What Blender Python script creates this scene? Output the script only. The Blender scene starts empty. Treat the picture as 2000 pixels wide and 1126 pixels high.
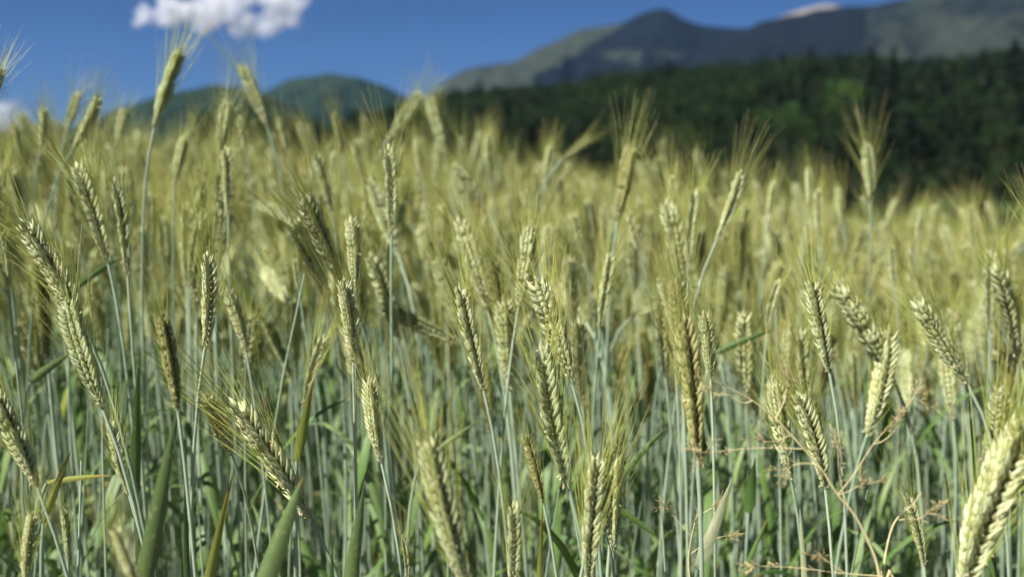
import bpy, math, random
import numpy as np
from mathutils import Vector, Matrix, Euler, noise

C = bpy.context.scene.collection
R = math.radians
sc = bpy.context.scene

# ------------------------------------------------------------------ camera
CAMZ = 1.22
PITCH = 6.4
F = 1944.0                                  # focal length in pixels of the 2000 px wide photograph
cam_d = bpy.data.cameras.new('camera')
cam = bpy.data.objects.new('camera', cam_d); C.objects.link(cam)
cam_d.sensor_width = 36; cam_d.lens = 35
cam_d.clip_start = 0.05; cam_d.clip_end = 60000
cam.location = (0, 0, CAMZ)
cam.rotation_euler = (R(90 - PITCH), 0, 0)
cam_d.dof.use_dof = True
cam_d.dof.focus_distance = 0.74
cam_d.dof.aperture_fstop = 4.6
cam_d.dof.aperture_blades = 9
sc.camera = cam

# ------------------------------------------------------------------ world and sun
SUN_EL, SUN_AZ = 52.0, -120.0                # azimuth measured from the view direction (+Y), negative to the left
w = bpy.data.worlds.new('World'); sc.world = w; w.use_nodes = True
nt = w.node_tree; nt.nodes.clear()
sky = nt.nodes.new('ShaderNodeTexSky'); sky.sky_type = 'NISHITA'; sky.sun_disc = False
sky.sun_elevation = R(SUN_EL); sky.sun_rotation = R(SUN_AZ)
sky.altitude = 1200; sky.air_density = 0.75; sky.dust_density = 0.0; sky.ozone_density = 4.0
hs = nt.nodes.new('ShaderNodeHueSaturation'); hs.inputs['Saturation'].default_value = 1.1
gm = nt.nodes.new('ShaderNodeMix'); gm.data_type = 'RGBA'; gm.blend_type = 'MULTIPLY'
gm.inputs[0].default_value = 1.0; gm.inputs[7].default_value = (0.32, 0.44, 0.56, 1)
bg = nt.nodes.new('ShaderNodeBackground'); bg.inputs['Strength'].default_value = 0.052
wo = nt.nodes.new('ShaderNodeOutputWorld')
nt.links.new(sky.outputs[0], hs.inputs['Color']); nt.links.new(hs.outputs[0], gm.inputs[6])
nt.links.new(gm.outputs[2], bg.inputs['Color']); nt.links.new(bg.outputs[0], wo.inputs['Surface'])
sl = bpy.data.lights.new('sun', 'SUN'); sl.energy = 5.0; sl.angle = R(0.5); sl.color = (1.0, 0.96, 0.88)
sun = bpy.data.objects.new('sun', sl); C.objects.link(sun)
sd = Vector((math.sin(R(SUN_AZ)) * math.cos(R(SUN_EL)), math.cos(R(SUN_AZ)) * math.cos(R(SUN_EL)), math.sin(R(SUN_EL))))
sun.rotation_euler = sd.to_track_quat('Z', 'Y').to_euler()
sun.location = sd * 50
sc.view_settings.view_transform = 'Standard'; sc.view_settings.look = 'None'
sc.view_settings.exposure = 1.08; sc.view_settings.gamma = 1.0
sc.render.engine = 'CYCLES'
cy = sc.cycles
cy.max_bounces = 7; cy.diffuse_bounces = 4; cy.glossy_bounces = 2; cy.transmission_bounces = 4
cy.transparent_max_bounces = 6; cy.volume_bounces = 4; cy.volume_step_rate = .35
cy.use_denoising = True; cy.denoiser = 'OPENIMAGEDENOISE'
cy.sample_clamp_indirect = 4.0

# ------------------------------------------------------------------ helpers
def px(x, y, d):
    """Point seen at pixel (x, y) of the 2000 px wide photograph at depth d metres along the view axis."""
    v = Vector(((x - 1000) / F * d, -(y - 563) / F * d, -d))
    return cam.location + cam.rotation_euler.to_matrix() @ v

def to_px(p):
    v = cam.rotation_euler.to_matrix().inverted() @ (Vector(p) - cam.location)
    return (1000 + v.x / -v.z * F, 563 - v.y / -v.z * F, -v.z)

def ground_z(x, y):
    r = math.hypot(x, y)
    z = -60 * math.tanh((.099 * x + .040 * (math.sqrt(x * x + .3) - .55)) / 60)
    z += 0.02 * math.sin(x * 1.3 + 0.5) * math.sin(y * 0.9) * min(1, r / 2)
    return z

class MB:
    """collects vertices, faces, a UV per corner and a material index"""
    def __init__(s): s.v = []; s.f = []; s.uv = []; s.mi = []
    def grid(s, rows, closed=False, uvs=None, mi=0):
        n = len(rows[0]); b = len(s.v)
        for r in rows: s.v.extend([tuple(p) for p in r])
        m = n if closed else n - 1
        nr = len(rows)
        for i in range(nr - 1):
            for j in range(m):
                j2 = (j + 1) % n
                s.f.append((b + i*n + j, b + i*n + j2, b + (i+1)*n + j2, b + (i+1)*n + j))
                u0, u1 = i / (nr-1), (i+1) / (nr-1)
                s.uv.extend([(u0, j/m), (u0, (j+1)/m), (u1, (j+1)/m), (u1, j/m)])
                s.mi.append(mi)
    def tri(s, a, b_, c, mi=0, uv=((0,0),(1,0),(.5,1))):
        b = len(s.v); s.v.extend([tuple(a), tuple(b_), tuple(c)]); s.f.append((b, b+1, b+2)); s.uv.extend(uv); s.mi.append(mi)
    def quad(s, a, b_, c, d, mi=0):
        b = len(s.v); s.v.extend([tuple(a), tuple(b_), tuple(c), tuple(d)]); s.f.append((b, b+1, b+2, b+3))
        s.uv.extend(((0,0),(1,0),(1,1),(0,1))); s.mi.append(mi)
    def tube(s, pts, rad, sides=6, mi=0):
        pts = [Vector(p) for p in pts]; rows = []
        t0 = (pts[1] - pts[0]).normalized()
        a = t0.orthogonal().normalized()
        for i, p in enumerate(pts):
            t = (pts[min(i+1, len(pts)-1)] - pts[max(i-1, 0)]).normalized()
            a = (a - t * a.dot(t)).normalized(); b = t.cross(a)
            r = rad[i] if isinstance(rad, (list, tuple)) else rad
            rows.append([p + (a * math.cos(k * 2*math.pi/sides) + b * math.sin(k * 2*math.pi/sides)) * r for k in range(sides)])
        s.grid(rows, closed=True, mi=mi)
    def mesh(s, name, mats, smooth=True):
        m = bpy.data.meshes.new(name); m.from_pydata(s.v, [], s.f)
        uvl = m.uv_layers.new(name='UVMap')
        uvl.data.foreach_set('uv', np.array(s.uv, dtype=np.float32).ravel())
        for x in mats: m.materials.append(x)
        m.polygons.foreach_set('material_index', np.array(s.mi, dtype=np.int32))
        if smooth: m.polygons.foreach_set('use_smooth', np.ones(len(s.f), dtype=bool))
        m.update(); return m

def link(name, mesh, parent=None):
    o = bpy.data.objects.new(name, mesh); C.objects.link(o)
    if parent: o.parent = parent
    return o
def empty(name, loc):
    o = bpy.data.objects.new(name, None); C.objects.link(o); o.location = loc; o.empty_display_size = .05; return o
def tag(o, label=None, cat=None, group=None, kind=None):
    if label: o['label'] = label
    if cat: o['category'] = cat
    if group: o['group'] = group
    if kind: o['kind'] = kind
    return o

# ------------------------------------------------------------------ materials
def newmat(name):
    m = bpy.data.materials.new(name); m.use_nodes = True; m.node_tree.nodes.clear(); return m, m.node_tree
def N(nt, t, **kw):
    n = nt.nodes.new(t)
    for k, v in kw.items(): setattr(n, k, v)
    return n
def mixc(nt, fac, a, b, bt='MIX'):
    n = N(nt, 'ShaderNodeMix', data_type='RGBA', blend_type=bt)
    for i, v in ((0, fac), (6, a), (7, b)):
        if isinstance(v, bpy.types.NodeSocket): nt.links.new(v, n.inputs[i])
        elif i == 0: n.inputs[0].default_value = v
        else: n.inputs[i].default_value = (*v, 1)
    return n.outputs[2]
def mapr(nt, v, a, b, c=0.0, d=1.0):
    n = N(nt, 'ShaderNodeMapRange'); nt.links.new(v, n.inputs[0])
    for i, x in enumerate((a, b, c, d)): n.inputs[1+i].default_value = x
    return n.outputs[0]
def ramp(nt, v, stops):
    n = N(nt, 'ShaderNodeValToRGB'); nt.links.new(v, n.inputs[0]); e = n.color_ramp.elements
    while len(e) < len(stops): e.new(0.5)
    for i, (p, c) in enumerate(stops): e[i].position = p; e[i].color = (*c, 1)
    return n.outputs[0]
def math_(nt, op, a, b=None, c=None):
    n = N(nt, 'ShaderNodeMath', operation=op)
    for i, v in enumerate((a, b, c)):
        if v is None: continue
        if isinstance(v, bpy.types.NodeSocket): nt.links.new(v, n.inputs[i])
        else: n.inputs[i].default_value = v
    return n.outputs[0]
def noise_(nt, coord, scale, detail=2, rough=.5):
    n = N(nt, 'ShaderNodeTexNoise'); nt.links.new(coord, n.inputs['Vector']); n.inputs['Scale'].default_value = scale
    n.inputs['Detail'].default_value = detail; n.inputs['Roughness'].default_value = rough
    return n.outputs[0]
def finish(nt, col, rough=.5, spec=.4, trans=0.0, tcol=None, bump=None, bs=.2, bd=.0003):
    p = N(nt, 'ShaderNodeBsdfPrincipled'); nt.links.new(col, p.inputs['Base Color'])
    p.inputs['Roughness'].default_value = rough; p.inputs['Specular IOR Level'].default_value = spec
    if bump is not None:
        b = N(nt, 'ShaderNodeBump'); b.inputs['Strength'].default_value = bs; b.inputs['Distance'].default_value = bd
        nt.links.new(bump, b.inputs['Height']); nt.links.new(b.outputs[0], p.inputs['Normal'])
    o = N(nt, 'ShaderNodeOutputMaterial'); out = p.outputs[0]
    if trans > 0:
        t = N(nt, 'ShaderNodeBsdfTranslucent'); nt.links.new(tcol if tcol is not None else col, t.inputs['Color'])
        ms = N(nt, 'ShaderNodeMixShader'); ms.inputs[0].default_value = trans
        nt.links.new(out, ms.inputs[1]); nt.links.new(t.outputs[0], ms.inputs[2]); out = ms.outputs[0]
    nt.links.new(out, o.inputs['Surface'])

def mat_ear(name, dark=1.0, pale=(.60, .60, .36), mid=(.34, .37, .20), base=(.25, .31, .19)):
    m, t = newmat(name)
    uv = N(t, 'ShaderNodeUVMap').outputs[0]; sep = N(t, 'ShaderNodeSeparateXYZ'); t.links.new(uv, sep.inputs[0])
    u, v = sep.outputs[0], sep.outputs[1]
    oi = N(t, 'ShaderNodeObjectInfo').outputs['Random']; geo = N(t, 'ShaderNodeTexCoord').outputs['Object']
    c = ramp(t, u, [(0, base), (.35, mid), (.72, mid), (1, pale)])
    edge = math_(t, 'ABSOLUTE', math_(t, 'SUBTRACT', v, .5))          # 0 on the keel, .5 on the inner side
    e = mapr(t, edge, .17, .30)
    c = mixc(t, math_(t, 'MULTIPLY', e, .6), c, pale)
    nerve = math_(t, 'SINE', math_(t, 'MULTIPLY', v, 95.0))
    c = mixc(t, mapr(t, nerve, .3, 1, 0, .28), c, base)
    big = noise_(t, geo, 60, 2)
    c = mixc(t, mapr(t, big, .42, .64, 0, .75), c, (.40, .42, .15))
    c = mixc(t, mapr(t, noise_(t, geo, 170, 3), .58, .70, 0, .5), c, (.68, .60, .36))
    small = noise_(t, geo, 480, 2)
    c = mixc(t, mapr(t, small, .62, .70, 0, .75), c, (.30, .19, .08))
    tone = mixc(t, oi, tuple(dark * k for k in (.92, .92, .84)), tuple(dark * k for k in (1.22, 1.16, 1.14)))
    c = mixc(t, 1.0, c, tone, 'MULTIPLY')
    finish(t, c, .45, .45, .26, bump=nerve, bs=.35, bd=.00025)
    return m
def mat_simple(name, c0, c1, rough=.5, spec=.4, trans=0., nscale=30, spots=None, spot_thr=.62, usetip=None, stripes=False):
    m, t = newmat(name)
    oi = N(t, 'ShaderNodeObjectInfo').outputs['Random']; geo = N(t, 'ShaderNodeTexCoord').outputs['Object']
    nz = noise_(t, geo, nscale, 2)
    f = mapr(t, math_(t, 'ADD', math_(t, 'MULTIPLY', nz, .8), math_(t, 'MULTIPLY', oi, .6)), .35, 1.05)
    c = mixc(t, f, c0, c1)
    uv = N(t, 'ShaderNodeUVMap').outputs[0]; sep = N(t, 'ShaderNodeSeparateXYZ'); t.links.new(uv, sep.inputs[0])
    bump = None
    if usetip:
        j = math_(t, 'ADD', sep.outputs[0], math_(t, 'MULTIPLY', math_(t, 'SUBTRACT', nz, .5), .35))
        c = mixc(t, mapr(t, j, usetip[0], usetip[1]), c, usetip[2])
    if stripes:
        s = math_(t, 'SINE', math_(t, 'MULTIPLY', sep.outputs[1], 110.0))
        c = mixc(t, mapr(t, s, -.2, 1, 0, .42), c, tuple(k * 1.45 for k in c1)); bump = s
    if spots:
        sp = noise_(t, geo, nscale * 14, 2)
        c = mixc(t, mapr(t, sp, spot_thr, spot_thr + .06, 0, .8), c, spots)
    finish(t, c, rough, spec, trans, bump=bump, bs=.3)
    return m

M_EAR = mat_ear('ear_green', 1.0, (.82, .84, .57), (.50, .59, .33), (.36, .46, .28))
M_EAR_OLIVE = mat_ear('ear_olive', .84, (.72, .68, .36), (.36, .39, .14), (.22, .26, .10))
M_AWN = mat_simple('awn', (.40, .48, .11), (.58, .61, .16), .36, .6, .30, 25, usetip=(.5, 1.15, (.60, .46, .18)))
M_AWN_TAN = mat_simple('awn_tan', (.36, .27, .10), (.48, .34, .15), .4, .5, .2, 25)
M_ANTHER = mat_simple('anther', (.62, .55, .32), (.72, .62, .42), .7, .2, .2, 90)
M_STEM = mat_simple('stem', (.18, .28, .18), (.40, .48, .35), .42, .45, 0, 14, stripes=True)
M_LEAF = mat_simple('leaf', (.06, .13, .028), (.13, .22, .055), .4, .45, .28, 22, spots=(.32, .27, .10), spot_thr=.66, usetip=(.9, 1.0, (.38, .25, .08)), stripes=True)
M_LEAF_GREY = mat_simple('leaf_glaucous', (.11, .18, .055), (.19, .28, .10), .42, .4, .25, 22, spots=(.34, .33, .15), spot_thr=.6, usetip=(.93, 1.0, (.40, .28, .1)), stripes=True)
M_LEAF_YEL = mat_simple('leaf_yellow', (.22, .29, .05), (.34, .36, .08), .45, .35, .35, 22, usetip=(.6, 1.0, (.46, .27, .06)), stripes=True)
M_LEAF_DRY = mat_simple('leaf_dry', (.30, .17, .07), (.42, .28, .13), .7, .2, .25, 22)
M_LEAF_PALE = mat_simple('leaf_pale', (.34, .40, .20), (.58, .58, .38), .5, .3, .3, 30, stripes=True)
M_STRAW = mat_simple('straw', (.60, .52, .27), (.74, .66, .38), .5, .35, .1, 40)
M_SPIK = mat_simple('panicle_spikelet', (.32, .26, .11), (.58, .50, .26), .6, .3, .2, 60)

# ------------------------------------------------------------------ ear of wheat
def floret(mb, base, dirv, outv, L, W, T, hi=True, mi=0, inc=.0):
    """one pointed, keeled husk from base along dirv; outv is the side that faces away from the rachis"""
    d = dirv.normalized(); o = (outv - d * outv.dot(d)).normalized(); s = d.cross(o)
    nu, nv = (9, 9) if hi else (4, 5)
    rows = []
    for i in range(nu + 1):
        u = i / nu
        w = min(1, (u / .42 + .12) ** .8) * (1 - max(0, (u - .40) / .60) ** 1.8) if u < 1 else .0
        w = max(w, .045)
        bow = T * (math.sin(math.pi * min(1, u * 1.05)) * .30 - u * u * inc * 2)
        c = base + d * (L * u) + o * bow
        row = []
        for j in range(nv):
            a = 2 * math.pi * (j / nv) - math.pi          # v=.5 is the keel
            ca, sa = math.cos(a), math.sin(a)
            ro = T * .5 * (1 + .35 * max(0, ca) ** 5) if ca > 0 else T * .3
            row.append(c + o * (ca * ro * w) + s * (sa * W * .5 * w))
        rows.append(row)
    mb.grid(rows, closed=True, mi=mi)
    return base + d * (L * .97) - o * (T * .25), (d * .92 - o * .18).normalized()

def awn(mb, p, d, axis, L, rng, sides=3, seg=5, r0=.00028, mi=0):
    side = Vector((rng.gauss(0, 1), rng.gauss(0, 1), rng.gauss(0, .3))) * .10
    pts, rad = [], []
    q = Vector(p); dd = Vector(d)
    for i in range(seg + 1):
        pts.append(q.copy()); rad.append(r0 * (1 - .66 * i / seg))
        dd = (dd * (1 - .20) + axis * .10 + side * .30).normalized() if i < 2 else (dd + side * .16 + Vector((0, 0, 0)) ).normalized()
        q = q + dd * (L / seg)
    mb.tube(pts, rad, sides, mi)

def build_ear(seed, nodes=27, length=.092, fat=1.0, curve=.12, awnL=.060, hi=True, full=True, splay=1.0, far=False):
    """returns (ear MB, awns MB); the ear grows from the origin along +Z, ranks on +-X, fans in Y"""
    rng = random.Random(seed)
    e, aw = MB(), MB()
    axis_pts = []
    cy_ = rng.uniform(-1, 1) * .3
    def ax(t):      # the rachis bends gently
        return Vector((curve * length * t * t, cy_ * curve * length * t * t, length * t))
    def axd(t): return Vector((2 * curve * t, 2 * cy_ * curve * t, 1)).normalized()
    e.tube([ax(i / 8 * .95) for i in range(9)], .0009, 5 if hi else 3, 0)
    for i in range(nodes):
        t = i / nodes * .93
        s = 1 if i % 2 else -1
        p = ax(t); a = axd(t)
        k = min(1, .30 + t * 1.9) * (1 - .30 * max(0, (t - .72) / .28)) * rng.uniform(.93, 1.07)
        if i < 3: k *= .8
        if rng.random() < .07: k *= .6
        X = Vector((1, 0, 0)); X = (X - a * X.dot(a)).normalized(); Y = a.cross(X)
        out = X * s; k *= 1.0
        tilt = R(23 + rng.uniform(-5, 5)) * (0.72 + .28 * min(1, t * 4)) * (1 - .4 * max(0, (t - .8) / .2)) * splay
        L0 = .0148 * rng.uniform(.94, 1.06) * (.55 + .45 * k)
        # (fan side, length, sideways offset, fan angle, outward offset, width)
        if far:
            parts = [(-1, .95, .0012, 26, 0, 1), (1, .95, .0012, 26, 0, 1)]
        elif not full:
            parts = [(-1, .98, .0012, 27, 0, 1), (1, .98, .0012, 27, 0, 1), (0, .72, 0, 0, 0, 1)]
        else:
            parts = [(-1, 1, .0012, 28, 0, 1), (1, 1, .0012, 28, 0, 1), (0, .80, 0, 0, .0004, 1.0), (-1, .60, .0020, 34, .0012, .75), (1, .60, .0020, 34, .0012, .75)]
        for pi_, (sy, ll, off, ang, oo, ww) in enumerate(parts):
            yy = Y * sy
            ta = R(ang - 2 + rng.uniform(-5, 5)) * min(1.1, .8 + .2 * k) * splay
            tt = tilt * (1.0 if sy else .9)
            d = (a * math.cos(tt) + out * math.sin(tt)) ; d = (d * math.cos(ta) + yy * math.sin(ta)).normalized()
            b = p + out * (.0002 + oo) + yy * off * k * fat
            outv = (out * .75 + yy * .85) if sy else out
            big = 1.55 if far else (1.12 if not full else 1)
            tip, td = floret(e, b, d, outv, L0 * ll * rng.uniform(.93, 1.07), .0053 * k * fat * big * ww * rng.uniform(.88, 1.1), .0042 * k * fat * big * ww, hi)
            if pi_ < 2 and t > .04:
                if rng.random() < (.65 if far else 0 if full else .35): continue
                if hi and rng.random() < .12: continue
                Lw = awnL * rng.uniform(.72, 1.15) * (.7 + .3 * min(1, t * 2.2))
                awn(aw, tip, td, a, Lw, rng, 3, 5 if hi else 3, .00029 if not far else .0005)
            elif pi_ == 2 and full and rng.random() < .5:
                awn(aw, tip, td, a, awnL * rng.uniform(.5, 1), rng, 3, 4)
            if full and hi and rng.random() < .34:        # dried anthers and chaff hanging from the husks
                q = tip - d * .004 + out * .001
                dv = Vector((rng.gauss(0, 1), rng.gauss(0, 1), rng.gauss(-.3, 1))).normalized()
                e.tube([q, q + dv * .0012, q + dv * .0034], [.0003, .00075, .0003], 4, 1)
    # terminal floret
    tip, td = floret(e, ax(.93), axd(1), Vector((0, 1, 0)), .011, .004 * fat, .0035 * fat, hi)
    awn(aw, tip, td, axd(1), awnL * .9, rng, 3, 4)
    return e, aw

def leaf_blade(mb, base, az, L, W, rise, droop, rng, seg=10, fold=.25, mi=0, twist=0.0):
    """a long tapering blade that leaves base going up at angle rise (from vertical) and droops"""
    rows = []
    q = Vector(base); ang = rise
    h = Vector((math.cos(az), math.sin(az), 0)); sidev = Vector((-math.sin(az), math.cos(az), 0))
    for i in range(seg + 1):
        u = i / seg
        wv = W * .5 * min(1, .35 + u * 3.2) * (1 - u ** 2.6) + .0003
        d = h * math.sin(ang) + Vector((0, 0, 1)) * math.cos(ang)
        nrm = d.cross(sidev)
        sv = (sidev * math.cos(twist * u) + nrm * math.sin(twist * u))
        nn = d.cross(sv)
        rows.append([q - sv * wv + nn * wv * fold * -1, q - sv * wv * .5 + nn * wv * fold * -.35, q, q + sv * wv * .5 + nn * wv * fold * -.35, q + sv * wv + nn * wv * fold * -1])
        q = q + d * (L / seg); ang += droop / seg * (.4 + 1.4 * u)
    mb.grid(rows, mi=mi)

def bez(p0, p1, p2, p3, n):
    out = []
    for i in range(n + 1):
        t = i / n; s = 1 - t
        out.append(p0 * s**3 + p1 * 3*s*s*t + p2 * 3*s*t*t + p3 * t**3)
    return out

# ------------------------------------------------------------------ ear variants shared by the plants
EARS = []
for k in range(10):
    rg = random.Random(100 + k)
    e, a = build_ear(200 + k, nodes=30 + k % 4, fat=rg.uniform(.86, 1.08), curve=rg.uniform(.0, .16), awnL=rg.uniform(.062, .085), splay=rg.uniform(.9, 1.15))
    EARS.append((e.mesh('ear', [M_EAR, M_ANTHER]), a.mesh('awns', [M_AWN])))
EARS_OL = []
for k in range(3):
    e, a = build_ear(300 + k, nodes=31, fat=1.0, curve=.04, awnL=.078, splay=.85)
    EARS_OL.append((e.mesh('ear', [M_EAR_OLIVE, M_ANTHER]), a.mesh('awns', [M_AWN])))

def place_ear(root, base, tip, earset, roll, L0=.092, widen=1.12, awns=True):
    z = (tip - base); L = z.length; z.normalize()
    toc = (cam.location - base); x = toc.cross(z).normalized(); y = z.cross(x)   # roll 0: both ranks side by side as seen from the path
    rot = Matrix((x, y, z)).transposed().to_4x4() @ Matrix.Rotation(R(roll), 4, 'Z')
    s = L / L0
    o = link('ear', earset[0], root)
    o.matrix_local = Matrix.Translation(base - root.location) @ rot @ Matrix.Diagonal((s * widen, s * widen, s, 1))
    a = link('awns', earset[1], o)
    return o

def stem_mesh(root, base, dirv, lean=.1, r=.0015, bow=.16):
    p3 = base - root.location
    p0 = Vector((0, 0, 0)); hgt = p3.z
    pts = bez(p0, Vector((p0.x * 1, 0, hgt * .45)), p3 - dirv.normalized() * bow, p3, 16)
    mb = MB(); n = len(pts)
    rad = [r * (1.25 - .45 * i / (n - 1)) for i in range(n)]
    mb.tube(pts, rad, 8)
    # two swollen nodes
    for kk in (5, 9):
        p = pts[kk]; mb.tube([p - Vector((0,0,.004)), p, p + Vector((0,0,.004))], [r * 1.1, r * 1.55, r * 1.1], 8)
    return mb.mesh('stem', [M_STEM])

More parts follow.
